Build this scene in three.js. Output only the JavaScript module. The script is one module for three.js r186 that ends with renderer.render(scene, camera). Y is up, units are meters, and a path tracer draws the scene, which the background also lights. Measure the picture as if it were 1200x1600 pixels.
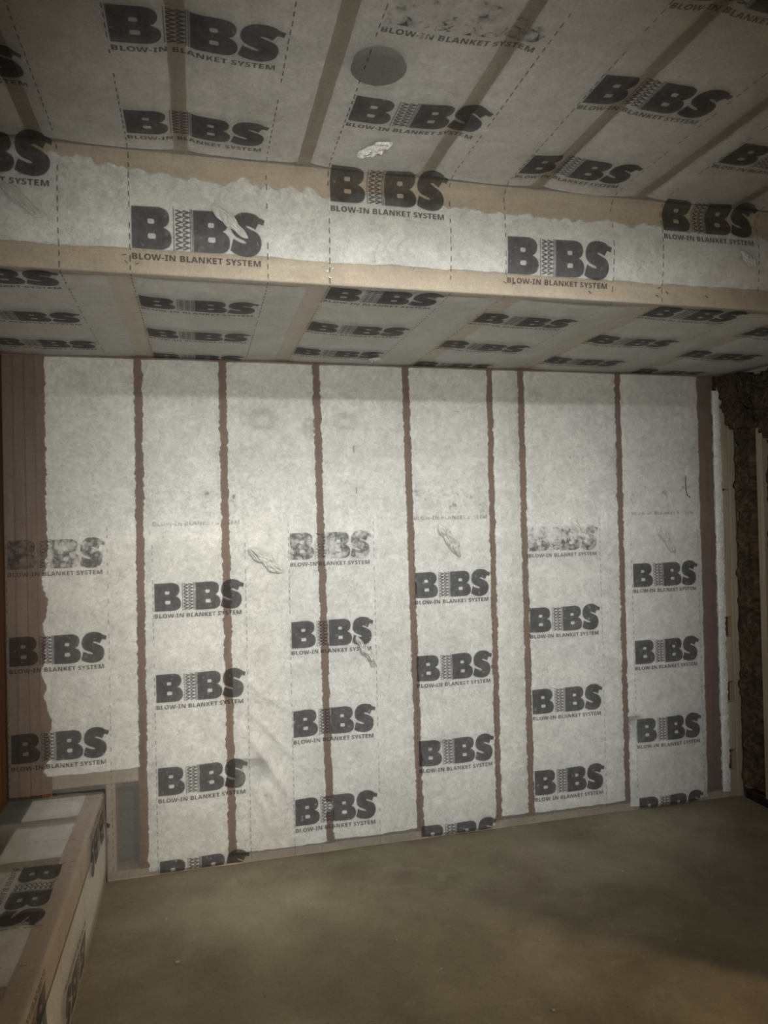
import * as THREE from 'three';
import { RoundedBoxGeometry } from 'three/addons/geometries/RoundedBoxGeometry.js';
import { mergeGeometries } from 'three/addons/utils/BufferGeometryUtils.js';
import { RectAreaLightUniformsLib } from 'three/addons/lights/RectAreaLightUniformsLib.js';
import { ImprovedNoise } from 'three/addons/math/ImprovedNoise.js';

// ------------------------------------------------------------------ camera, light, exposure
const scene = new THREE.Scene();
scene.background = new THREE.Color(0x000000);
const renderer = new THREE.WebGLRenderer();
renderer.toneMapping = THREE.LinearToneMapping;
renderer.toneMappingExposure = 0.76;
RectAreaLightUniformsLib.init();
renderer.shadowMap.enabled = true;
renderer.shadowMap.type = THREE.PCFSoftShadowMap;

const camera = new THREE.PerspectiveCamera(70.28, 1200 / 1600, 0.02, 40);
{
  const yaw = 0.2509, pitch = 0.01096, roll = -0.02282;
  const f = new THREE.Vector3(Math.sin(yaw) * Math.cos(pitch), Math.sin(pitch), -Math.cos(yaw) * Math.cos(pitch));
  const r = new THREE.Vector3(Math.cos(yaw), 0, Math.sin(yaw));
  const u = new THREE.Vector3().crossVectors(r, f);
  camera.position.set(0, 1.5053, 3.2968);
  camera.up.copy(u.multiplyScalar(Math.cos(roll)).addScaledVector(r, -Math.sin(roll)));
  camera.lookAt(camera.position.clone().add(f));
}
scene.add(camera);

// work light hung under the ceiling above the camera, aimed at the back wall
const WORK = new THREE.Vector3(0.62, 2.495, 2.68);
const workLight = new THREE.SpotLight(new THREE.Color(0.98, 1.0, 0.985), 30, 0, 1.0, 1.0, 2);
workLight.position.copy(WORK);
workLight.target.position.set(0.66, 0.7, 0);
workLight.shadow.radius = 1.25;
workLight.castShadow = true;
scene.add(workLight, workLight.target);
// bare bulb in the next room, shining in through the doorway
const BULB = new THREE.Vector3(4.05, 2.25, 3.52);
const bulbLight = new THREE.PointLight(new THREE.Color(1.0, 0.72, 0.42), 21, 0, 2);
bulbLight.position.copy(BULB);
bulbLight.shadow.radius = 2.5;
bulbLight.castShadow = true;
scene.add(bulbLight);

// the LED of the phone that takes the picture, beside its lens
const FLASH = camera.position.clone().add(new THREE.Vector3(0.02, 0.028, 0.004));
const flashLight = new THREE.SpotLight(new THREE.Color(1.0, 0.975, 0.89), 21.5, 0, 0.72, 1.0, 2);
flashLight.position.copy(FLASH);
flashLight.target.position.set(0.80, 1.56, 0);
flashLight.shadow.radius = 0.2;
flashLight.castShadow = true;
scene.add(flashLight, flashLight.target);

// ------------------------------------------------------------------ helpers
let seed = 7;
const rnd = () => { seed = (seed * 1664525 + 1013904223) >>> 0; return seed / 4294967296; };
const P = new ImprovedNoise();
const n3 = (x, y, z = 0) => P.noise(x + 31.7, y + 17.3, z + 5.1);
const fbm = (x, y, z = 0, o = 4) => { let a = 0, s = 1, k = 0.5; for (let i = 0; i < o; i++) { a += k * n3(x * s, y * s, z + i * 7.7); s *= 2.03; k *= 0.5; } return a; };
const smooth = (a, b, x) => { const t = Math.min(1, Math.max(0, (x - a) / (b - a))); return t * t * (3 - 2 * t); };
const clamp = (x, a, b) => Math.min(b, Math.max(a, x));
const taken = {};
const numbered = (n) => { const k = taken[n] = (taken[n] ?? -1) + 1; return k ? `${n}_${String(k).padStart(3, '0')}` : n; };
function mesh(name, geo, mat, parent) {
  const m = new THREE.Mesh(geo, mat);
  m.name = parent ? name : numbered(name);
  m.castShadow = m.receiveShadow = true;
  (parent || scene).add(m);
  return m;
}
function group(name, parent) { const g = new THREE.Group(); g.name = parent ? name : numbered(name); (parent || scene).add(g); return g; }
function tag(o, label, category, grp) { o.userData.label = label; o.userData.category = category; if (grp) o.userData.group = grp; return o; }
function structure(o, label, category) { o.userData.kind = 'structure'; if (label) o.userData.label = label; if (category) o.userData.category = category; return o; }
// box from bounds with small rounding; uv along its longest axis in metres
function box(x0, x1, y0, y1, z0, z1, r = 0.0025) {
  const w = x1 - x0, h = y1 - y0, d = z1 - z0;
  const g = r > 0 ? new RoundedBoxGeometry(w, h, d, 1, Math.min(r, w / 3, h / 3, d / 3)) : new THREE.BoxGeometry(w, h, d);
  g.translate((x0 + x1) / 2, (y0 + y1) / 2, (z0 + z1) / 2);
  const p = g.attributes.position, n = g.attributes.normal, uv = g.attributes.uv;
  const ax = h >= w && h >= d ? 1 : (w >= d ? 0 : 2);
  for (let i = 0; i < p.count; i++) {
    const c = [p.getX(i), p.getY(i), p.getZ(i)], m = [Math.abs(n.getX(i)), Math.abs(n.getY(i)), Math.abs(n.getZ(i))];
    const others = [0, 1, 2].filter((k) => k !== ax);
    const b = m[others[0]] > m[others[1]] ? others[1] : others[0];
    uv.setXY(i, c[b] * 1.0 + x0 * 3.1 + z0 * 1.7, c[ax] + x0 * 5.3);
  }
  return g;
}
// grid of points fn(i/nx, j/ny) -> [x, y, z, u, v]
function grid(nx, ny, fn, flip = false) {
  const pos = [], uv = [], idx = [];
  for (let j = 0; j <= ny; j++) for (let i = 0; i <= nx; i++) { const q = fn(i / nx, j / ny); pos.push(q[0], q[1], q[2]); uv.push(q[3], q[4]); }
  for (let j = 0; j < ny; j++) for (let i = 0; i < nx; i++) {
    const a = j * (nx + 1) + i, b = a + 1, c = a + nx + 1, d = c + 1;
    if (flip) idx.push(a, c, b, b, c, d); else idx.push(a, b, c, b, d, c);
  }
  const g = new THREE.BufferGeometry();
  g.setAttribute('position', new THREE.Float32BufferAttribute(pos, 3));
  g.setAttribute('uv', new THREE.Float32BufferAttribute(uv, 2));
  g.setIndex(idx); g.computeVertexNormals();
  return g;
}
const join = (...gs) => mergeGeometries(gs.map((g) => { const h = g.index ? g.toNonIndexed() : g; for (const k of Object.keys(h.attributes)) if (!['position', 'normal', 'uv'].includes(k)) h.deleteAttribute(k); return h; }));

// ------------------------------------------------------------------ textures
function dataTex(w, h, fn, srgb = true) {
  const d = new Uint8Array(w * h * 4);
  for (let y = 0; y < h; y++) for (let x = 0; x < w; x++) { const c = fn(x / w, y / h, x, y); const i = (y * w + x) * 4; d[i] = clamp(c[0], 0, 255); d[i + 1] = clamp(c[1], 0, 255); d[i + 2] = clamp(c[2], 0, 255); d[i + 3] = 255; }
  const t = new THREE.DataTexture(d, w, h);
  t.wrapS = t.wrapT = THREE.RepeatWrapping; t.magFilter = THREE.LinearFilter; t.minFilter = THREE.LinearMipmapLinearFilter; t.generateMipmaps = true;
  if (srgb) t.colorSpace = THREE.SRGBColorSpace;
  t.needsUpdate = true;
  return t;
}
// tiling value noise
function tileNoise(n, period, s0) {
  const tab = new Float32Array(period * period); let s = s0;
  for (let i = 0; i < tab.length; i++) { s = (s * 1664525 + 1013904223) >>> 0; tab[i] = s / 4294967296; }
  return (x, y) => {
    const fx = x * period, fy = y * period, x0 = Math.floor(fx), y0 = Math.floor(fy), a = fx - x0, b = fy - y0;
    const u = a * a * (3 - 2 * a), v = b * b * (3 - 2 * b), g = (i, j) => tab[((j % period + period) % period) * period + ((i % period + period) % period)];
    return (g(x0, y0) * (1 - u) + g(x0 + 1, y0) * u) * (1 - v) + (g(x0, y0 + 1) * (1 - u) + g(x0 + 1, y0 + 1) * u) * v;
  };
}
const T = [4, 8, 16, 32, 64, 128, 256].map((p, i) => tileNoise(0, p, 991 + i * 77));
const layered = (x, y, w) => { let a = 0, s = 0; w.forEach((k, i) => { a += k * T[i](x, y); s += k; }); return a / s; };

// wood: grain runs along v
function woodTex(base, dark, contrast) {
  return dataTex(256, 512, (u, v) => {
    const g = T[4](u, v * 0.05 + 0.3) * 0.5 + T[5](u, v * 0.06) * 0.35 + T[3](u + 0.1 * T[0](u, v), v * 0.1) * 0.6;
    const k = clamp((g / 1.45 - 0.5) * contrast + 0.5 + (T[1](u, v) - 0.5) * 0.25, 0, 1);
    return [0, 1, 2].map((c) => dark[c] + (base[c] - dark[c]) * k);
  });
}
const woodDark = woodTex([120, 80, 44], [82, 50, 25], 1.3);
const woodFresh = woodTex([194, 179, 157], [174, 156, 132], 1.2);
const woodGrey = woodTex([170, 158, 141], [138, 126, 110], 1.2);
const woodPale = woodTex([224, 216, 203], [210, 199, 184], 1.2);
const woodLedge = woodTex([196, 180, 166], [176, 158, 143], 1.2);
const woodWarm = woodTex([106, 70, 38], [62, 37, 18], 1.4);
for (const t of [woodDark, woodFresh, woodGrey, woodPale, woodLedge, woodWarm]) t.repeat.set(3.0, 0.8);
const woolTex = dataTex(512, 512, (u, v) => {
  const k = layered(u, v, [0.15, 0.2, 0.3, 0.5, 0.8, 0.9, 0.7]);
  const l = 220 + (k - 0.5) * 105; return [l, l, l - 2];
});
woolTex.repeat.set(2.2, 2.2);
const woolBump = dataTex(512, 512, (u, v) => { const k = layered(u, v, [0, 0.2, 0.6, 1, 1, 0.9, 0.6]); const l = k * 255; return [l, l, l]; }, false);
woolBump.repeat.set(2.2, 2.2);
const brownTex = dataTex(512, 512, (u, v) => {
  const k = clamp((layered(u, v, [0.3, 0.5, 0.8, 1, 1, 0.6, 0.4]) - 0.5) * 2.6 + 0.45, 0, 1);
  return [44 + 58 * k, 36 + 48 * k, 26 + 37 * k];
});
brownTex.repeat.set(1.6, 1.6);
const concreteTex = dataTex(1024, 1024, (u, v) => {
  const a = layered(u, v, [1.2, 1, 0.7, 0.5, 0.3, 0.15, 0.1]), b = layered(v + 0.37, u + 0.11, [0.8, 1, 1, 0.6, 0.5, 0.3, 0.2]), g = T[6](u * 2, v * 2);
  let l = 128 + (a - 0.5) * 70 + (b - 0.5) * 44 + (g - 0.5) * 9;
  const pit = T[5](u * 1.7, v * 1.7); if (pit > 0.955) l -= 28 * (pit - 0.955) / 0.045;
  const scuff = T[3](u * 1.3 + 0.2, v * 2.1); if (scuff > 0.86) l += 70 * (scuff - 0.86);
  return [l + 3, l - 5 + (b - 0.5) * 6, l - 24];
});
concreteTex.repeat.set(0.34, 0.34);
const concreteBump = dataTex(512, 512, (u, v) => { const l = layered(u, v, [0.4, 0.6, 0.6, 0.6, 0.5, 0.5, 0.4]) * 255; return [l, l, l]; }, false);
concreteBump.repeat.set(0.5, 0.5);

// ---- the printed fabric: ink drawn in metres
const INK = 'rgb(152,152,148)';
function letterB(c, x, y, w, h) {
  c.save(); c.translate(x, y); c.scale(w, h); c.beginPath();
  c.moveTo(0, 0.015); c.lineTo(0.6, 0); c.bezierCurveTo(0.88, 0, 0.95, 0.12, 0.95, 0.24); c.bezierCurveTo(0.95, 0.37, 0.9, 0.44, 0.79, 0.48);
  c.bezierCurveTo(0.93, 0.52, 1, 0.62, 1, 0.74); c.bezierCurveTo(1, 0.91, 0.88, 1, 0.64, 1); c.lineTo(0, 1); c.closePath();
  c.roundRect(0.40, 0.29, 0.17, 0.115, 0.04); c.roundRect(0.40, 0.63, 0.2, 0.125, 0.04);
  c.fill('evenodd'); c.restore();
}
function letterS(c, x, y, w, h) {
  c.save(); c.translate(x, y); c.scale(w, h); c.beginPath();
  c.moveTo(1.1, 0.12); c.lineTo(1.06, 0.25); c.lineTo(0.9, 0.22); c.lineTo(0.8, 0.37);
  c.bezierCurveTo(0.66, 0.30, 0.54, 0.28, 0.50, 0.30); c.bezierCurveTo(0.50, 0.33, 0.62, 0.36, 0.74, 0.40);
  c.bezierCurveTo(0.92, 0.46, 1.0, 0.56, 0.99, 0.70); c.bezierCurveTo(0.98, 0.90, 0.8, 1.03, 0.52, 1.03);
  c.bezierCurveTo(0.30, 1.03, 0.10, 0.98, 0.0, 0.90); c.lineTo(0.1, 0.62); c.bezierCurveTo(0.24, 0.69, 0.42, 0.74, 0.5, 0.71);
  c.bezierCurveTo(0.5, 0.67, 0.38, 0.64, 0.28, 0.61); c.bezierCurveTo(0.10, 0.55, 0.02, 0.46, 0.03, 0.32);
  c.bezierCurveTo(0.05, 0.08, 0.25, -0.04, 0.52, -0.04); c.bezierCurveTo(0.7, -0.04, 0.84, -0.01, 0.93, 0.07); c.closePath();
  c.fill(); c.restore();
}
function drawMark(c, x, y, w, h) {          // x, y: top left, y grows downwards
  c.fillStyle = INK; c.strokeStyle = INK;
  letterB(c, x, y, w * 0.292, h);
  letterB(c, x + w * 0.455, y, w * 0.278, h);
  letterS(c, x + w * 0.735, y, w * 0.245, h);
  // the coil that stands for the I
  const a = x + w * 0.306, b = x + w * 0.449;
  c.lineWidth = 0.0022;
  for (const q of [a + 0.001, b - 0.001, b - 0.006]) { c.beginPath(); c.moveTo(q, y); c.lineTo(q, y + h); c.stroke(); }
  c.lineWidth = 0.0042;
  const m = a + (b - a) * 0.44, rows = 8;
  for (const [p, q] of [[a + 0.006, m], [m + 0.003, b - 0.010]]) for (let k = 0; k < rows; k++) {
    const yy = y + 0.003 + (h - 0.006) * k / rows, d = (h - 0.006) / rows;
    c.beginPath(); c.moveTo(p, yy + d * 0.15); c.lineTo(q, yy + d * 0.5); c.lineTo(p, yy + d * 0.95); c.stroke();
  }
  // the line of small capitals below
  c.save(); c.translate(x - 0.003, y + h + 0.030); c.font = 'bold 100px sans-serif';
  const s = 0.0265 / 100, tw = c.measureText('BLOW-IN BLANKET SYSTEM').width;
  c.scale((w * 0.985) / tw, s); c.fillText('BLOW-IN BLANKET SYSTEM', 0, 0); c.restore();
}
function perforation(c, x, y0, y1, dim = 0.8) {
  c.fillStyle = `rgba(92,90,84,${dim})`;
  for (let y = y0; y < y1; y += 0.030) { const k = rnd(); if (k > 0.18) c.fillRect(x - 0.0010 + (rnd() - 0.5) * 0.001, y, 0.0020, 0.012 + k * 0.008); }
}
function wear(c, x, y, w, h, n, r0, r1, a) {    // ink that did not take: rubbed-out specks
  c.globalCompositeOperation = 'destination-out';
  for (let i = 0; i < n; i++) { c.fillStyle = `rgba(0,0,0,${a * (0.4 + 0.6 * rnd())})`; c.beginPath(); const r = r0 + (r1 - r0) * rnd() * rnd(); c.ellipse(x + w * rnd(), y + h * rnd(), r * (0.5 + rnd()), r * (0.6 + 1.6 * rnd()), rnd() * 3, 0, 7); c.fill(); }
  c.globalCompositeOperation = 'source-over';
}
function fabricTexture(Wm, Hm, wpx, hpx, draw) {
  const ink = document.createElement('canvas'); ink.width = wpx; ink.height = hpx;
  const c = ink.getContext('2d'); c.scale(wpx / Wm, hpx / Hm); draw(c);
  const px = c.getImageData(0, 0, wpx, hpx).data;
  return dataTex(wpx, hpx, (u, v, ix, iy) => {
    const i = ((hpx - 1 - iy) * wpx + ix) * 4, a = px[i + 3] / 255;
    const k = layered(u * 1.9, v * 1.9 * Hm / Wm, [0.2, 0.3, 0.4, 0.5, 0.5, 0.5, 0.5]) - 0.5, g = T[6](u * 5, v * 5 * Hm / Wm) - 0.5;
    const l = 238 + k * 28 + g * 20, o = l * (1 - a) + (px[i] + k * 46 + g * 14) * a;
    return [o, o, o - 2 * (1 - a)];
  });
}
const MW = 0.378, MH = 0.121, WX0 = -0.8, WXW = 3.6;
const WALLH = 2.26;
const wallCols = [[-0.762, 1], [-0.187, 0], [0.400, 1], [0.988, 0], [1.573, 1], [2.147, 0]];
const wallTex = fabricTexture(WXW, WALLH, 2048, 1284, (c) => {
  const X = (x) => x - WX0, Y = (y) => WALLH - y;
  // ghosts first, rubbed out, then the clear rows
  for (const [x, odd] of wallCols) {
    const y = odd ? 1.456 : 1.652;
    c.globalAlpha = odd ? 0.8 : 0.5; drawMark(c, X(x), Y(y), MW, MH); c.globalAlpha = 1;
    const a = X(x) - 0.02, b = Y(y) - 0.02;
    if (odd) { wear(c, a, b, MW + 0.06, MH + 0.02, 230, 0.004, 0.016, 0.55); for (let i = 0; i < 60; i++) wear(c, a + rnd() * (MW + 0.03), b, 0.004, MH + 0.03, 6, 0.002, 0.009, 0.5); if (x > 1.5) wear(c, a, b, MW + 0.06, MH * 0.75, 240, 0.004, 0.02, 0.7); }
    else { wear(c, a, b, MW + 0.06, MH + 0.03, 900, 0.005, 0.02, 0.75); wear(c, a, b + MH, MW + 0.06, 0.07, 130, 0.003, 0.008, 0.6); }
  }
  for (const [x, odd] of wallCols) for (const y of odd ? [1.057, 0.657, 0.260] : [1.254, 0.862, 0.463, 0.064]) {
    drawMark(c, X(x) + (rnd() - 0.5) * 0.004, Y(y), MW, MH);
    wear(c, X(x), Y(y), MW, MH + 0.04, 60, 0.001, 0.005, 0.55); wear(c, X(x), Y(y) + MH + 0.006, MW, 0.03, 110, 0.001, 0.004, 0.6);
  }
  for (const [x, odd] of wallCols) { perforation(c, X(x) - 0.006, Y(odd ? 1.50 : 1.42), WALLH, 0.5); perforation(c, X(x) + MW + 0.010, Y(odd ? 1.50 : 1.42), WALLH, 0.5); }
  // smudges and creases in the print-free upper part
  c.fillStyle = 'rgba(90,90,86,0.35)';
  for (const [x, y, w, h] of [[1.80, 1.80, 0.006, 0.008], [1.84, 1.80, 0.005, 0.006], [1.87, 1.80, 0.005, 0.008], [0.70, 1.85, 0.004, 0.03], [0.71, 1.66, 0.004, 0.03]]) c.fillRect(X(x), Y(y), w, h);
  c.strokeStyle = 'rgba(60,60,58,0.75)'; c.lineWidth = 0.004;
  c.beginPath(); c.moveTo(X(2.47), Y(1.70)); c.quadraticCurveTo(X(2.465), Y(1.63), X(2.475), Y(1.60)); c.lineTo(X(2.495), Y(1.585)); c.stroke();
});
const SH = 8 * 0.395;                          // sheet over soffit, drop and ceiling: repeats every eight rows
const sheetTex = fabricTexture(WXW, SH, 2048, 1798, (c) => {
  const X = (x) => x - WX0, Y = (s) => SH - s;
  for (const [x, odd] of [[-0.752, 1], [-0.168, 0], [0.415, 1], [1.0, 0], [1.587, 1], [2.172, 0]]) {
    for (let k = -1; k < 9; k++) {
      const s = (odd ? 0.29 : 0.50) + k * 0.395, ghost = odd && k === 5 && x > 0 && x < 1;
      drawMark(c, X(x), Y(s), MW, MH);
      if (ghost) wear(c, X(x) - 0.02, Y(s) - 0.02, MW + 0.05, MH + 0.02, 520, 0.006, 0.02, 0.8);
      wear(c, X(x), Y(s), MW, MH + 0.04, 40, 0.001, 0.004, 0.45);
    }
    perforation(c, X(x) - 0.006, 0, SH); perforation(c, X(x) + MW + 0.010, 0, SH);
  }
});

// ------------------------------------------------------------------ materials
const fabricLook = { color: 0xffffff, roughness: 0.55, transmission: 0.9, thickness: 0, ior: 1.3, specularIntensity: 0.12, side: THREE.DoubleSide };
const M = {
  wallFabric: new THREE.MeshPhysicalMaterial({ ...fabricLook, map: wallTex }),
  sheetFabric: new THREE.MeshPhysicalMaterial({ ...fabricLook, map: sheetTex }),
  plainFabric: new THREE.MeshPhysicalMaterial({ ...fabricLook, color: 0xebebe6 }),
  wool: new THREE.MeshStandardMaterial({ map: woolTex, bumpMap: woolBump, bumpScale: 0.003, roughness: 1, side: THREE.DoubleSide }),
  stud: new THREE.MeshStandardMaterial({ map: woodDark, roughness: 0.85 }),
  fresh: new THREE.MeshStandardMaterial({ map: woodFresh, roughness: 0.8 }),
  joist: new THREE.MeshStandardMaterial({ map: woodGrey, roughness: 0.85 }),
  soffitWood: new THREE.MeshStandardMaterial({ map: woodPale, roughness: 0.85 }),
  ledgeWood: new THREE.MeshStandardMaterial({ map: woodLedge, roughness: 0.85 }),
  warm: new THREE.MeshStandardMaterial({ map: woodWarm, roughness: 0.8 }),
  brown: new THREE.MeshStandardMaterial({ map: brownTex, bumpMap: woolBump, bumpScale: 0.012, roughness: 1, side: THREE.DoubleSide }),
  sheathing: new THREE.MeshStandardMaterial({ color: 0x5c5d55, roughness: 0.95 }),
  plain: new THREE.MeshStandardMaterial({ color: 0xb8b0a2, roughness: 0.95 }),
  floor: new THREE.MeshStandardMaterial({ map: concreteTex, bumpMap: concreteBump, bumpScale: 0.004, roughness: 0.78 }),
  black: new THREE.MeshStandardMaterial({ color: 0x14110f, roughness: 0.7 }),
  greyPlastic: new THREE.MeshStandardMaterial({ color: 0x63635f, roughness: 0.7 }),
  metal: new THREE.MeshStandardMaterial({ color: 0x8c8c8a, roughness: 0.4, metalness: 0.9 }),
  flap: new THREE.MeshPhysicalMaterial({ color: 0xc6c6c0, roughness: 0.36, transmission: 0.22, thickness: 0, side: THREE.DoubleSide }),
  lampGlass: new THREE.MeshStandardMaterial({ color: 0xffffff, emissive: 0xfff4e0, emissiveIntensity: 4 }),
  panelGlass: new THREE.MeshStandardMaterial({ color: 0xffffff, emissive: 0xfff3dc, emissiveIntensity: 1.5 }),
  bulbGlass: new THREE.MeshStandardMaterial({ color: 0xffffff, emissive: 0xffc98a, emissiveIntensity: 4 }),
};

// ------------------------------------------------------------------ room dimensions (metres)
const XL = -0.78, XR = 2.78, ZB = 5.2, HS = 2.232, ZD = 1.096, HC = 2.60;

// floor
{
  const g = grid(40, 60, (a, b) => { const x = XL - 0.15 + a * (5.4 - XL + 0.15), z = -0.15 + b * (ZB + 0.3); return [x, 0.0015 * fbm(x * 1.3, z * 1.3), z, x, z]; }, true);
  structure(mesh('floor', join(g, box(XL - 0.15, 5.4, -0.12, -0.006, -0.15, ZB + 0.15, 0)), M.floor), 'bare grey-brown concrete floor slab', 'floor');
}

// ------------------------------------------------------------------ back wall
const wallBack = structure(group('wall_back'), 'stud-framed back wall packed with white blown-in insulation', 'wall');
mesh('sheathing', box(XL - 0.1, XR + 0.12, 0, HC, -0.125, -0.10, 0), M.sheathing, wallBack);
const studs = [                                 // x at top, x at bottom, width
  [-0.629, -0.629, 0.042], [-0.238, -0.249, 0.040], [0.118, 0.1195, 0.040], [0.537, 0.5585, 0.040], [0.963, 0.988, 0.040],
  [1.3876, 1.3834, 0.036], [1.553, 1.556, 0.039], [2.089, 2.088, 0.037], [2.580, 2.580, 0.047],
];
const sx = (i, y) => studs[i][1] + (studs[i][0] - studs[i][1]) * clamp(y / 2.2, 0, 1);
function studBox(xt, xb, w, y0, y1, z1 = 0, z0 = -0.095) {
  const g = box(-w / 2, w / 2, y0, y1, z0, z1);
  const p = g.attributes.position, uv = g.attributes.uv, o = xb * 3.7;
  for (let i = 0; i < p.count; i++) { p.setX(i, p.getX(i) + xb + (xt - xb) * clamp(p.getY(i) / 2.2, 0, 1)); uv.setXY(i, uv.getX(i) + o, uv.getY(i) + o); }
  return g;
}
for (const [xt, xb, w] of studs) mesh('stud', studBox(xt, xb, w, 0.038, 2.222), M.stud, wallBack);
for (const [x, dz, w] of [[-0.671, -0.006, 0.037], [-0.713, 0, 0.039], [-0.757, -0.008, 0.038]]) mesh('stud', studBox(x, x, w, 0.39, 2.222, dz), M.stud, wallBack);   // corner post of several studs
mesh('stud', studBox(2.6275, 2.6275, 0.046, 0.038, 2.222, -0.002), M.stud, wallBack);
mesh('stud', studBox(-0.380, -0.380, 0.038, 0.038, 0.41), M.joist, wallBack);
mesh('header', box(-0.608, -0.267, 0.412, 0.470, -0.095, 0), M.joist, wallBack);
mesh('bottom_plate', box(-0.40, 2.70, 0, 0.038, -0.095, 0), M.joist, wallBack);
mesh('top_plate', box(XL, 2.74, 2.224, 2.262, -0.095, 0), M.stud, wallBack);
// notched ladder strip in the right corner
{
  mesh('corner_stud', studBox(2.758, 2.758, 0.036, 0.0, 2.222, 0.010), M.joist, wallBack);
  mesh('corner_stud', studBox(2.7205, 2.7205, 0.038, 0.0, 2.222, -0.03, -0.06), M.warm, wallBack);
  const cuts = [[0.14, 0.25], [0.50, 0.61], [0.845, 0.95], [1.62, 1.63]];
  let y = 0.0;
  for (const [a, b] of [...cuts, [2.222, 2.222]]) { if (a > y) mesh('corner_block', studBox(2.7205, 2.7205, 0.038, y, a, 0.004, -0.029), M.joist, wallBack); y = b; }
}
// the cavities of the wall: [left stud, right stud, bottom, top]
const pockets = [                               // places where the wool is thin: x, y, radius x, radius y, depth
  [0.215, 0.40, 0.05, 0.045, 0.085], [2.135, 0.42, 0.04, 0.045, 0.085], [0.29, 1.97, 0.05, 0.035, 0.07], [0.67, 1.965, 0.045, 0.03, 0.06],
  [0.50, 1.93, 0.012, 0.05, 0.06], [1.08, 0.42, 0.05, 0.025, 0.03], [-0.50, 2.13, 0.04, 0.03, 0.03], [1.66, 2.13, 0.03, 0.02, 0.02], [0.545, 0.66, 0.012, 0.16, 0.07],
];
const creases = [                               // folds pulled into the fabric: x0, y0, x1, y1, height, width
  [0.16, 0.62, 0.42, 0.22, 0.012, 0.018], [0.15, 0.55, 0.36, 0.16, 0.010, 0.015], [0.20, 0.78, 0.50, 0.60, 0.007, 0.02], [0.17, 0.72, 0.44, 0.40, 0.009, 0.014],
  [0.19, 0.44, 0.30, 0.10, 0.008, 0.014], [0.16, 0.86, 0.30, 0.70, 0.006, 0.012], [1.62, 1.20, 1.95, 1.50, 0.005, 0.02], [1.05, 0.70, 1.33, 0.86, 0.004, 0.015], [2.2, 0.36, 2.5, 0.25, 0.004, 0.015],
];
function crease(x, y) {
  let a = 0;
  for (const [x0, y0, x1, y1, h, w] of creases) {
    const dx = x1 - x0, dy = y1 - y0, L = Math.hypot(dx, dy), t = ((x - x0) * dx + (y - y0) * dy) / L / L, d = Math.abs((x - x0) * dy - (y - y0) * dx) / L + 0.006 * n3(x * 14, y * 14, h * 900);
    if (t > 0 && t < 1) a += h * Math.exp(-d * d / w / w) * Math.sin(Math.PI * t);
  }
  return a;
}
const edge = (u) => Math.pow(Math.max(0, Math.sin(Math.PI * u)), 0.45);
const wallLift = (x, y, u) => edge(u) * (0.011 + 0.007 * n3(x * 2.1, y * 1.7) + 0.0035 * fbm(x * 9, y * 9, 3) + crease(x, y));
const wallUV = (x, y) => [(x - WX0) / WXW, y / WALLH];
const cavities = [[0, 1, 0.47, 2.222], [1, 2, 0.02, 2.222], [2, 3, 0.05, 2.222], [3, 4, 0.055, 2.222], [4, 5, 0.02, 2.222], [5, 6, 0.06, 2.222], [6, 7, 0.055, 2.222], [7, 8, 0.02, 2.222]];
function woolFill(xl, xr, y0, y1, lift, zBase, parent) {
  const nx = Math.max(6, Math.round((xr(1) - xl(1)) / 0.012)), ny = Math.round((y1 - y0) / 0.0065);
  const front = grid(nx, ny, (a, b) => {
    const yy = y0 + b * (y1 - y0);
    const fuzz = (k, q) => 0.003 + 0.011 * fbm(yy * 16, k * 9, q) + 0.006 * n3(yy * 75, k * 5, q) + 0.004 * n3(yy * 140, k * 3, q + 3);
    const corner = xl(yy) < -0.55 ? (0.012 + 0.05 * fbm(yy * 9, 2, 6)) * smooth(1.45, 1.2, yy) : 0;
    const l = xl(yy) - fuzz(xl(yy), 1) - Math.max(-0.004, corner), smear = Math.abs(xr(yy) - 0.537) < 0.03 ? 0.032 * Math.exp(-(((yy - 0.205) / 0.022) ** 4)) : 0, r = xr(yy) + fuzz(xr(yy), 4) + smear;
    const x = l + a * (r - l), y = yy + (b < 0.02 ? 0.008 * fbm(x * 20, 3) : 0);
    const u = clamp((x - xl(y)) / (xr(y) - xl(y)), 0, 1);
    let z = zBase + 0.002 + Math.max(0, lift(x, y, u) - 0.0015 - 0.004 * Math.abs(fbm(x * 25, y * 25, 9)) * edge(u));
    for (const [px, py, rx, ry, d] of pockets) z -= d * Math.exp(-(((x - px) / rx) ** 4) - (((y - py) / ry) ** 4)) * (u > 0.02 && u < 0.98 ? 1 : 0);
    return [x, y, z, x, y];
  });
  const x0 = Math.max(xl(y0), xl(y1)) + 0.004, x1 = Math.min(xr(y0), xr(y1)) - 0.004;
  mesh('insulation_fill', join(front, box(x0, x1, y0 + 0.004, y1 - 0.004, zBase - 0.099, zBase - 0.09, 0)), M.wool, parent);
}
for (const [i, j, y0, y1] of cavities) woolFill((y) => sx(i, y) + studs[i][2] / 2, (y) => sx(j, y) - studs[j][2] / 2, y0, y1, wallLift, 0, wallBack);
woolFill((y) => 2.653 - 0.012 * Math.max(0, fbm(y * 5, 3, 3)), (y) => 2.699 + 0.008 * fbm(y * 4, 8, 3), 0.03, 2.15, (x, y, u) => edge(u) * (0.007 + 0.006 * fbm(x * 9, y * 6, 2)), 0, wallBack);

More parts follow.
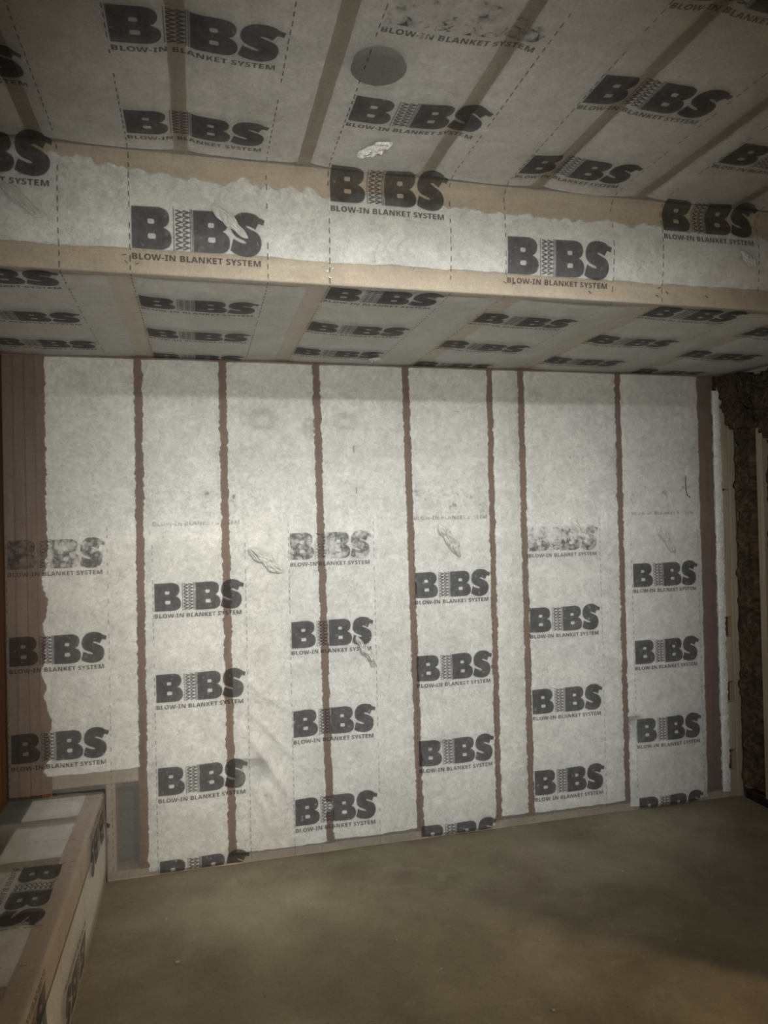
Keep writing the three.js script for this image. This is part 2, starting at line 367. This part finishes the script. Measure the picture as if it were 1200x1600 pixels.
// fabric sheet over the back wall: one panel for each cavity, one strip over each stud
const bayPanels = [];
const wallSheet = tag(group('insulation_fabric'), 'white printed fabric sheet stapled over the studs of the back wall', 'fabric');
{
  const FZ = 0.0062, ny = 150;
  const strip = (name, xl, xr, y0, y1, lift) => {
    const nx = Math.max(2, Math.round((xr(1) - xl(1)) / 0.014));
    return mesh(name, grid(nx, Math.round(ny * (y1 - y0) / 2.2), (a, b) => { const y = y0 + b * (y1 - y0), x = xl(y) + a * (xr(y) - xl(y)); return [x, y, FZ + (lift ? lift(x, y, a) : 0), ...wallUV(x, y)]; }), M.wallFabric, wallSheet);
  };
  const yTop = 2.228;
  strip('stud_strip', () => XL + 0.008, (y) => sx(0, y) + 0.021, 0.40, yTop, (x, y, a) => 0.003 * edge(a) * (1 + 2 * fbm(x * 30, y * 2)));
  for (let i = 0; i < 8; i++) {
    const l = (y) => sx(i, y) + studs[i][2] / 2, r = (y) => sx(i + 1, y) - studs[i + 1][2] / 2;
    bayPanels[i] = strip('bay_panel', l, r, i ? 0.012 : 0.40, yTop, wallLift);
    if (i < 7) strip('stud_strip', r, (y) => r(y) + studs[i + 1][2], 0.012, yTop, null);
  }
  strip('bay_panel', () => -0.40, (y) => sx(1, y) - 0.02, 0.012, 0.40, null);   // flat panel over the empty cavity beside the ledge
  strip('stud_strip', (y) => sx(8, y) - studs[8][2] / 2, () => 2.653, 0.012, yTop, null);
}

// torn hose slits: crumpled flaps of fabric with wool pushed out
function flapGeometry(len, wid, thick, sd) {
  return grid(36, 18, (a, b) => {
    const x = a * 2 - 1, v = b * 2 - 1;
    const half = Math.pow(Math.max(0, 1 - Math.abs(x) ** 2.4), 0.6) * (0.75 + 0.5 * n3(x * 2.3, v > 0 ? 3 : 9, sd)), mid = 0.3 * n3(x * 1.8, sd, 4);
    const y = mid + v * half;
    const fold = Math.abs(n3(x * 2.2 + y * 1.5, y * 3.1, sd)) * 1.5 + Math.abs(n3(x * 5 + sd, y * 6, sd)) * 0.8;
    const rim = Math.pow(Math.max(0, 1 - v * v), 0.5) * Math.max(0, 1 - x ** 6);
    return [x * len / 2, y * wid / 2, thick * rim * (0.25 + fold), x * 0.1 + sd * 0.13, y * 0.05 + 0.3];
  });
}
function flap(parent, at, normal, angle, len, wid, thick, sd, mat = M.flap) {
  const m = mesh('slit_flap', flapGeometry(len, wid, thick, sd), mat, parent);
  m.position.set(...at);
  const q = new THREE.Quaternion().setFromUnitVectors(new THREE.Vector3(0, 0, 1), new THREE.Vector3(...normal));
  m.quaternion.copy(q.multiply(new THREE.Quaternion().setFromAxisAngle(new THREE.Vector3(0, 0, 1), angle)));
  return m;
}
for (const [x, y, a, l, w, sd] of [[0.29, 1.335, -0.65, 0.19, 0.075, 1], [1.16, 1.40, -1.0, 0.19, 0.075, 2], [1.855, 1.42, -0.95, 0.17, 0.06, 3], [0.735, 0.90, -1.05, 0.17, 0.055, 4], [2.34, 1.375, -0.95, 0.18, 0.05, 5]])
  flap(bayPanels[studs.findIndex((q, i) => x > sx(i, y) && x < sx(i + 1, y))], [x, y, 0.0195], [0, 0, 1], a, l, w, 0.019, sd);

// ------------------------------------------------------------------ ceiling with its dropped soffit
const ceiling = structure(group('ceiling'), 'joisted ceiling with a dropped soffit along the back wall', 'ceiling');
mesh('deck', join(box(XL - 0.1, XR + 0.12, HC + 0.16, HC + 0.19, -0.1, ZB + 0.1, 0)), M.plain, ceiling);
const joists = [-0.42, -0.027, 0.337, 0.727, 1.118, 1.508, 1.90, 2.29, 2.68];
for (const x of joists) mesh('joist', box(x - 0.022, x + 0.022, HC + 0.006, HC + 0.16, ZD - 0.03, ZB), M.joist, ceiling);
const soffit = group('soffit', ceiling);
const soffitJoists = [-0.205, 0.385, 1.028, 1.572, 2.20];
for (const x of soffitJoists) mesh('joist', box(x - 0.042, x + 0.042, HS + 0.008, HS + 0.10, 0.0, ZD - 0.045), M.soffitWood, soffit);
mesh('face_plate', box(XL, XR, HS + 0.004, HS + 0.076, ZD - 0.043, ZD - 0.005), M.fresh, soffit);
mesh('face_plate', box(XL, XR, 2.492, 2.596, ZD - 0.043, ZD - 0.005), M.fresh, soffit);
// wool behind the face, ragged over the plates
const faceLift = (x, y) => { const u = clamp((y - 2.29) / (2.54 - 2.29), 0, 1); return 0.014 * Math.pow(Math.sin(Math.PI * u), 0.7) * (1 + 0.5 * n3(x * 2.3, y * 3, 6)) + 0.002 * fbm(x * 10, y * 10, 5); };
mesh('insulation_fill', join(grid(280, 30, (a, b) => {
  const x = XL + 0.01 + a * (XR - XL - 0.02);
  const lo = 2.306 - 0.010 * fbm(x * 6, 1, 7) - 0.006 * fbm(x * 40, 5, 2), ragged = 0.05 * fbm(x * 3.2, 4, 2) + 0.045 * fbm(x * 13, 9, 1) + 0.02 * n3(x * 45, 2);
  const hi = 2.515 - 0.022 * smooth(0.2, 1.6, x) + ragged * (1.1 - 0.5 * smooth(0.3, 1.0, x)) + 0.04 * (1 - smooth(-0.2, 0.35, x));
  const y = lo + b * (hi - lo);
  return [x, y, ZD - 0.003 + Math.max(0, faceLift(x, y) - 0.003), x, y];
}), box(XL + 0.01, XR - 0.01, 2.31, 2.488, ZD - 0.12, ZD - 0.02, 0)), M.wool, soffit);
function overheadFill(x0, x1, z0, z1, y, sag, parent) {     // wool resting on the fabric between two joists
  const nx = Math.max(6, Math.round((x1 - x0) / 0.02)), nz = Math.round((z1 - z0) / 0.03);
  mesh('insulation_fill', join(grid(nx, nz, (a, b) => {
    const z = z0 + b * (z1 - z0), l = x0 - 0.004 - 0.006 * fbm(z * 15, x0 * 9), r = x1 + 0.004 + 0.006 * fbm(z * 15, x1 * 9);
    const x = l + a * (r - l), u = clamp((x - x0) / (x1 - x0), 0, 1);
    return [x, y + 0.004 - sag * edge(u) * (0.9 + 0.4 * n3(x * 3, z * 3)) + 0.003 + 0.002 * fbm(x * 20, z * 20) + (y > 2.5 ? 0.014 * Math.exp(-((Math.hypot(x - 0.445, z - 1.608) / 0.10) ** 6)) : 0), z, x, z];
  }), box(x0 + 0.003, x1 - 0.003, y + 0.02, y + 0.09, z0 + 0.01, z1 - 0.01, 0)), M.wool, parent);
}
const soffitEdges = [XL + 0.01, ...soffitJoists.flatMap((x) => [x - 0.042, x + 0.042]), XR - 0.01];
const joistEdges = [XL + 0.01, ...joists.flatMap((x) => [x - 0.022, x + 0.022]), XR - 0.01];
for (let i = 0; i < soffitEdges.length; i += 2) overheadFill(soffitEdges[i], soffitEdges[i + 1], 0.0, ZD - 0.045, HS, 0.008, soffit);
for (let i = 0; i < joistEdges.length; i += 2) overheadFill(joistEdges[i], joistEdges[i + 1], ZD, ZB - 0.02, HC, 0.012, ceiling);

// fabric sheet wrapped over soffit, drop and ceiling; s runs along it from the back wall
const overSheet = tag(group('insulation_fabric'), 'white printed fabric sheet wrapped over the soffit, its drop and the ceiling', 'fabric');
{
  const uvOf = (x, s) => [(x - WX0) / WXW, s / SH];
  const S1 = ZD, S2 = ZD + (HC - HS);
  const sagOf = (xs, x) => { for (let i = 0; i < xs.length - 1; i++) if (x >= xs[i] && x <= xs[i + 1]) return i % 2 ? 0 : edge((x - xs[i]) / (xs[i + 1] - xs[i])); return 0; };
  for (let i = 0; i < soffitEdges.length - 1; i++) {
    const a0 = soffitEdges[i], a1 = soffitEdges[i + 1], nx = Math.max(2, Math.round((a1 - a0) / 0.02));
    mesh(i % 2 ? 'joist_strip' : 'soffit_panel', grid(nx, 50, (a, b) => {
      const x = a0 + a * (a1 - a0), z = b * ZD; const e = i % 2 ? 0 : edge(a) * Math.sin(Math.PI * clamp(z / ZD, 0, 1)) ** 0.4;
      return [x, HS - e * (0.010 + 0.004 * n3(x * 3, z * 3)), z, ...uvOf(x, z)];
    }, false), M.sheetFabric, overSheet);
  }
  const facePanel = mesh('face_panel', grid(180, 40, (a, b) => {
    const x = XL + 0.01 + a * (XR - XL - 0.02), s = S1 + b * (S2 - S1 + 0.03), y0 = HS + (s - S1);
    const R = 0.06, q = smooth(HC - R, HC + 0.03, y0);              // soft inner bend into the ceiling
    const y = y0 > HC - R ? HC - R + (HC - sag0(x) - HC + R) * Math.sin(Math.min(1, (y0 - HC + R) / (R + 0.03)) * Math.PI / 2) : y0;
    const z = ZD + Math.max(0, faceLift(x, y)) + (y0 > HC - R ? 0.06 * (1 - Math.cos(Math.min(1, (y0 - HC + R) / (R + 0.03)) * Math.PI / 2)) : 0);
    return [x, y, z, ...uvOf(x, s)];
  }), M.sheetFabric, overSheet);
  function sag0(x) { return 0.012 * sagOf(joistEdges, x); }
  for (let i = 0; i < joistEdges.length - 1; i++) {
    const a0 = joistEdges[i], a1 = joistEdges[i + 1], nx = Math.max(2, Math.round((a1 - a0) / 0.02)), z0 = ZD + 0.058;
    const made = mesh(i % 2 ? 'joist_strip' : 'ceiling_panel', grid(nx, 120, (a, b) => {
      const x = a0 + a * (a1 - a0), z = z0 + b * (ZB - 0.01 - z0), e = i % 2 ? 0 : edge(a);
      return [x, HC - e * (0.012 + 0.006 * n3(x * 2, z * 3) * smooth(z0, z0 + 0.15, z)), z, ...uvOf(x, S2 + (z - ZD))];
    }), M.sheetFabric, overSheet);
    if (a0 < 0.52 && a1 > 0.52) flap(made, [0.52, HC - 0.016, 1.255], [0, -1, 0], 0.9, 0.13, 0.06, 0.012, 7, M.wool);
  }
  flap(facePanel, [0.11, 2.40, ZD + 0.015], [0, 0, 1], -0.75, 0.14, 0.045, 0.008, 8);
  flap(facePanel, [-0.46, 2.42, ZD + 0.015], [0, 0, 1], -0.7, 0.15, 0.045, 0.008, 9);
  flap(facePanel, [1.93, 2.41, ZD + 0.014], [0, 0, 1], -0.7, 0.09, 0.04, 0.008, 10);
  flap(overSheet, [0.775, HS - 0.010, 0.17], [0, -1, 0], 0.5, 0.06, 0.025, 0.012, 11);
  // staples along the lower plate of the drop
  const st = join(box(-0.006, 0.006, -0.0012, 0.0012, 0, 0.0016, 0));
  for (const [x, y] of [[-0.19, 2.285], [-0.185, 2.265], [-0.155, 2.262], [0.14, 2.262], [0.29, 2.29], [0.40, 2.275], [0.41, 2.255], [0.42, 2.285], [0.68, 2.30], [0.99, 2.275], [1.02, 2.272], [1.30, 2.26], [1.56, 2.262], [1.57, 2.29], [1.60, 2.275], [1.76, 2.27]]) {
    const m = mesh('staple', st, M.metal, facePanel); m.position.set(x, y, ZD + 0.001 + Math.max(0, faceLift(x, y))); m.rotation.z = (rnd() - 0.5) * 1.5;
  }
}
// round electrical box behind the ceiling fabric
{
  const g = tag(group('ceiling_box'), 'round dark electrical box showing through the ceiling fabric', 'electrical box');
  g.position.set(0.445, HC - 0.0035, 1.608);
  const lathe = (pts) => new THREE.LatheGeometry(pts.map((q) => new THREE.Vector2(...q)), 32);
  mesh('housing', lathe([[0.001, 0.05], [0.058, 0.05], [0.062, 0.045], [0.062, 0.002], [0.001, 0.002]]), M.greyPlastic, g);
  mesh('cover_plate', lathe([[0.001, 0.0019], [0.066, 0.0019], [0.068, 0], [0.066, -0.0025], [0.001, -0.004]]), M.greyPlastic, g);
}

// ------------------------------------------------------------------ left wall and the wrapped ledge below it
const wallLeft = structure(group('wall_left'), 'brown wooden left wall above the wrapped ledge', 'wall');
for (let k = 0, z = -0.02; z < ZB; z += 0.235, k++) mesh('board', box(XL - 0.05, XL - (k % 2) * 0.002, 0.36, HC, z, Math.min(ZB, z + 0.232)), M.warm, wallLeft);
mesh('lower_wall', box(XL - 0.09, XL - 0.052, 0, HC, -0.1, ZB, 0), M.plain, wallLeft);

const LX = -0.405, LY = 0.385, LZ = 3.0;
const ledge = tag(group('wrapped_ledge'), 'low box ledge wrapped in printed fabric along the left wall', 'ledge');
{
  mesh('core', box(XL, LX - 0.09, 0.002, LY - 0.10, 0.012, LZ, 0), M.sheathing, ledge);
  mesh('edge_board', box(LX - 0.072, LX - 0.006, LY - 0.042, LY - 0.006, 0.012, LZ), M.ledgeWood, ledge);
  mesh('face_board', box(LX - 0.042, LX - 0.006, LY - 0.125, LY - 0.0425, 0.012, LZ), M.ledgeWood, ledge);
  mesh('bottom_board', box(LX - 0.042, LX - 0.006, 0.002, 0.04, 0.012, LZ), M.ledgeWood, ledge);
  const cross = [];
  for (let z = 0.27; z < LZ; z += 0.36) cross.push(z);
  for (const z of cross) mesh('cross_member', box(XL + 0.03, LX - 0.073, LY - 0.05, LY - 0.008, z - 0.035, z + 0.035), M.joist, ledge);
  const zs = [0.012, ...cross.flatMap((z) => [z - 0.035, z + 0.035]), LZ];
  for (let i = 0; i < zs.length; i += 2) mesh('insulation_fill', join(
    grid(16, 20, (a, b) => { const x = XL + 0.10 + a * (LX - 0.07 - XL - 0.10), z = zs[i] + b * (zs[i + 1] - zs[i]); return [x, LY - 0.006 + 0.004 * edge(b) * edge(a), z, x, z]; }, true),
    box(XL + 0.105, LX - 0.075, LY - 0.09, LY - 0.012, zs[i] + 0.002, zs[i + 1] - 0.002, 0)), M.wool, ledge);
  mesh('insulation_fill', join(grid(150, 14, (a, b) => { const z = 0.015 + a * (LZ - 0.02), y = 0.035 + b * (LY - 0.165); return [LX - 0.004 + 0.006 * edge(b), y, z, z, y]; }, true), box(LX - 0.088, LX - 0.044, 0.03, LY - 0.13, 0.015, LZ - 0.005, 0)), M.wool, ledge);
  const uvOf = (z, t) => [((z - 0.67 + 0.415) - WX0) / WXW, (t + 0.755) / SH];
  const topW = LX - XL;
  const sheet = grid(160, 60, (a, b) => {
    const z = 0.008 + a * (LZ - 0.008), t = 0.165 + b * (topW + LY - 0.171), R = 0.014;
    const e = 0.004 * fbm(z * 5, t * 5, 2);
    let x, y;
    if (t < topW - R) { x = XL + t; y = LY + 0.0025 + e * 0.7 + 0.004 * smooth(0, 0.1, t) * Math.abs(Math.sin((z - 0.27) / 0.36 * Math.PI)) ** 0.5 * (t < topW - 0.075 ? 1 : 0.0) * smooth(topW - 0.075, topW - 0.11, t); }
    else if (t < topW + R) { const q = (t - topW + R) / (2 * R) * Math.PI / 2; x = LX - R + (R + 0.002) * Math.sin(q); y = LY - R + (R + 0.0025) * Math.cos(q); }
    else { y = LY - (t - topW); const u = clamp((LY - 0.1 - y) / (LY - 0.1), 0, 1); x = LX + 0.003 + (0.010 + 0.010 * n3(z * 3.2, y * 2)) * Math.sin(Math.PI * u) + 0.006 * fbm(z * 9, y * 4) * u + 0.006 * Math.max(0, n3(z * 2.1 + y * 3, 4)) * (1 - u); }
    return [x, Math.max(0.003, y), z, ...uvOf(z, t)];
  }, true);
  mesh('fabric_wrap', sheet, M.sheetFabric, ledge);
  mesh('fabric_edge', grid(160, 8, (a, b) => { const z = 0.008 + a * (LZ - 0.008), t = 0.004 + b * 0.161; return [XL + t, LY + 0.0025 - 0.0028 * (1 - b) + 0.003 * fbm(z * 5, t * 5, 2) * b, z, z, t]; }, true), M.plainFabric, ledge);
}

// ------------------------------------------------------------------ right wall: bare studs, brown batts, a doorway further on
const wallRight = structure(group('wall_right'), 'open stud wall with brown batts at the right corner', 'wall');
mesh('sheathing', box(XR + 0.10, XR + 0.12, 0, HC, -0.1, 2.32, 0), M.plain, wallRight);
mesh('sheathing', box(XR + 0.10, XR + 0.12, 0, HC, 3.20, ZB + 0.1, 0), M.plain, wallRight);
mesh('sheathing', box(XR + 0.10, XR + 0.12, 2.06, HC, 2.32, 3.20, 0), M.plain, wallRight);
for (const z of [0.187, 0.60, 1.0, 1.4, 1.8, 2.28, 3.24, 3.7, 4.1, 4.5, 4.9]) mesh('stud', box(XR - 0.006, XR + 0.09, 0.04, z < 1.12 ? 2.22 : HC, z - 0.02, z + 0.02), M.joist, wallRight);
mesh('header', box(XR, XR + 0.09, 2.06, 2.2, 2.262, 3.258), M.warm, wallRight);
mesh('bottom_plate', box(XR, XR + 0.09, 0, 0.04, 0.02, 2.30), M.warm, wallRight);
mesh('bottom_plate', box(XR, XR + 0.09, 0, 0.04, 3.22, ZB), M.warm, wallRight);
function batt(z0, z1, y0, y1, out, label, sd) {
  const nz = Math.round((z1 - z0) / 0.008), ny = Math.round((y1 - y0) / 0.0065);
  const front = grid(nz, ny, (a, b) => {
    const z = z0 + a * (z1 - z0), y = y0 + b * (y1 - y0), e = smooth(0, 0.09, a) * smooth(1, 0.91, a) * smooth(0, 0.02, b);
    const lump = fbm(z * 12, y * 7, sd, 4) + 0.5 * Math.abs(n3(z * 30, y * 18, sd));
    return [XR + 0.045 - e * (0.045 + out) - e * 0.05 * lump, y, z, z, y];
  }, true);
  return tag(mesh('fiberglass_batt', join(front, box(XR + 0.043, XR + 0.098, y0, y1, z0, z1, 0)), M.brown), label, 'insulation batt', 'brown batts in the right wall');
}
batt(0.011, 0.166, 0.045, 1.938, 0.014, 'narrow brown fiberglass batt between the notched corner strip and the bare stud', 1);
batt(0.208, 0.579, 0.045, 1.865, 0.004, 'brown fiberglass batt beyond the bare stud at the right edge', 2);
for (const [z0, z1, nth] of [[0.621, 0.979, 'third'], [1.021, 1.379, 'fourth'], [1.421, 1.779, 'fifth'], [1.821, 2.259, 'sixth']]) batt(z0, z1, 0.045, z0 < 1.3 ? 2.2 : 2.5, 0.0, `brown fiberglass batt in the ${nth} stud bay of the right wall from the corner`, z0 * 9);
// loose clumps stuffed into the upper corner and over the head of the stud
function clump(cx, cy, cz, rx, ry, rz, sd, y0, z0, z1, label) {
  const g = new THREE.SphereGeometry(1, 90, 60), p = g.attributes.position;
  const q = (v) => Math.sign(v) * Math.pow(Math.abs(v), 0.75);
  for (let i = 0; i < p.count; i++) {
    const x = p.getX(i), y = p.getY(i), z = p.getZ(i), k = 1 + 0.55 * fbm(x * 2 + sd, y * 2, z * 2) + 0.3 * Math.abs(n3(x * 5, y * 5 + sd, z * 5)) + 0.12 * n3(x * 13, y * 13, z * 13 + sd);
    const X = cx + rx * q(x) * k, drop = y < 0 ? 1 + 0.9 * smooth(-1, 1, x) : 1;
    p.setXYZ(i, clamp(X, 0, XR + 0.02), clamp(cy + ry * q(y) * k * drop, y0, 2.219), clamp(cz + rz * q(z) * k, z0, z1));
  }
  g.computeVertexNormals();
  tag(mesh('fiberglass_batt', g, M.brown), label, 'insulation batt');
}
clump(2.748, 2.14, 0.10, 0.075, 0.135, 0.09, 3, 1.94, 0.016, 0.165, 'torn clump of brown fiberglass stuffed into the upper right corner');
clump(2.775, 2.07, 0.31, 0.045, 0.13, 0.13, 8, 1.87, 0.17, 0.57, 'ragged brown fiberglass clump bulging over the head of the bare right stud');
// black sill gasket along the foot of the right wall
structure(mesh('trim_1', box(XR - 0.012, XR + 0.0, 0.0, 0.042, 0.03, 2.30, 0.004), M.black), 'black sill strip along the foot of the right wall', 'sill strip');

// ------------------------------------------------------------------ rest of the place, outside the frame
structure(mesh('wall_front', box(XL - 0.1, XR + 0.12, 0, HC + 0.16, ZB, ZB + 0.1, 0), M.plain), 'plain wall behind the camera', 'wall');
{
  const hall = structure(group('wall_hall'), 'walls of the room beyond the doorway', 'wall');
  mesh('wall_panel', box(5.30, 5.40, 0, HC, 1.5, ZB, 0), M.plain, hall);
  mesh('wall_panel', box(XR + 0.121, 5.30, 0, HC, 1.4, 1.5, 0), M.plain, hall);
  mesh('wall_panel', box(XR + 0.121, 5.40, 0, HC, ZB, ZB + 0.1, 0), M.plain, hall);
  mesh('ceiling_panel', box(XR + 0.121, 5.40, HC, HC + 0.1, 1.4, ZB + 0.1, 0), M.plain, hall);
}
// work light
{
  const g = tag(group('work_light'), 'small hooded work light hung under the ceiling above the camera', 'lamp');
  g.position.copy(WORK);
  mesh('housing', join(box(-0.10, 0.10, -0.09, 0.035, 0.03, 0.085, 0.006)), M.black, g);
  const plate = (y0, z0, y1, z1) => grid(2, 2, (a, b) => [-0.2 + 0.4 * a, y0 + (y1 - y0) * b, z0 + (z1 - z0) * b, a, b]);
  mesh('visor', join(plate(0.034, 0.03, -0.026, -0.12), plate(0.036, 0.03, -0.024, -0.12)), M.black, g);
  mesh('visor', join(plate(-0.085, 0.03, -0.121, -0.12), plate(-0.087, 0.03, -0.123, -0.12)), M.black, g);
  const side = (x0, x1) => grid(2, 2, (a, b) => [x0 + (x1 - x0) * b, -0.2 + 0.24 * a, 0.03 - 0.15 * b, a, b]);
  mesh('visor', join(side(-0.09, -0.050), side(-0.092, -0.052)), M.black, g);
  mesh('visor', join(side(0.098, 0.083), side(0.1, 0.085)), M.black, g);
  mesh('lens', box(-0.085, 0.085, -0.075, 0.018, 0.022, 0.029, 0.001), M.lampGlass, g);
  mesh('bracket', box(-0.012, 0.012, 0.036, 0.09, 0.05, 0.07, 0.002), M.metal, g);
}
{
  const g = tag(group('ceiling_bulb'), 'bare warm bulb in the room beyond the doorway', 'lamp');
  g.position.copy(BULB);
  const b = new THREE.LatheGeometry([[0.001, -0.05], [0.02, -0.046], [0.03, -0.03], [0.033, -0.01], [0.028, 0.015], [0.016, 0.04], [0.014, 0.055], [0.001, 0.055]].map((q) => new THREE.Vector2(...q)), 20);
  mesh('bulb', b, M.bulbGlass, g);
  mesh('holder', new THREE.CylinderGeometry(0.022, 0.03, 0.06, 16).translate(0, 0.085, 0), M.plain, g);
  mesh('cord', new THREE.CylinderGeometry(0.004, 0.004, HC - BULB.y - 0.11, 8).translate(0, 0.112 + (HC - BULB.y - 0.11) / 2, 0), M.black, g);
}
// the phone itself, lens side towards the back wall
{
  const g = tag(group('phone'), 'dark phone held at the viewpoint with its light on', 'phone');
  g.position.copy(camera.position); g.rotation.y = -0.2509;
  mesh('body', new RoundedBoxGeometry(0.072, 0.15, 0.008, 3, 0.0035).translate(0.02, -0.045, 0.03), M.black, g);
  mesh('flash_led', new THREE.CylinderGeometry(0.004, 0.004, 0.002, 16).rotateX(Math.PI / 2).translate(0.021, 0.0275, 0.0245), M.panelGlass, g);
}
// crumbs of wool on the floor
{
  const spots = [[277, 1505, 0.005, 'largest white insulation crumb on the floor near the wrapped ledge'], [843, 1470, 0.003, 'small insulation crumb on the lit floor below the fifth print column'], [1056, 1470, 0.004, 'pale insulation crumb on the dark right half of the floor'], [260, 1437, 0.003, 'tiny insulation crumb on the floor closest to the ledge end of the wall'],
    [690, 1515, 0.003, 'tiny insulation crumb in the middle foreground of the floor'], [973, 1362, 0.003, 'tiny insulation crumb on the shadowed floor nearest the back wall'], [620, 1470, 0.003, 'tiny insulation crumb at the centre of the floor'], [865, 1580, 0.004, 'pale insulation crumb at the bottom edge of the picture']];
  const F = 1136.5, f = new THREE.Vector3(), m = camera.matrixWorld; camera.updateMatrixWorld();
  for (const [px, py, r, label] of spots) {
    f.set((px - 600) / F, -(py - 800) / F, -1).transformDirection(m);
    const t = -camera.position.y / f.y, x = camera.position.x + f.x * t, z = camera.position.z + f.z * t;
    const g = new THREE.IcosahedronGeometry(1, 2), p = g.attributes.position;
    for (let i = 0; i < p.count; i++) { const k = 1 + 0.5 * n3(p.getX(i) * 2 + px, p.getY(i) * 2, p.getZ(i) * 2); p.setXYZ(i, p.getX(i) * r * k * 1.4, Math.max(0, p.getY(i) * r * k * 0.8 + r * 0.5), p.getZ(i) * r * k); }
    g.computeVertexNormals();
    const o = mesh('wool_crumb', g, M.wool); o.position.set(+x.toFixed(3), 0.0012, +z.toFixed(3));
    tag(o, label, 'crumb', 'insulation crumbs on the floor');
  }
}
renderer.render(scene, camera);
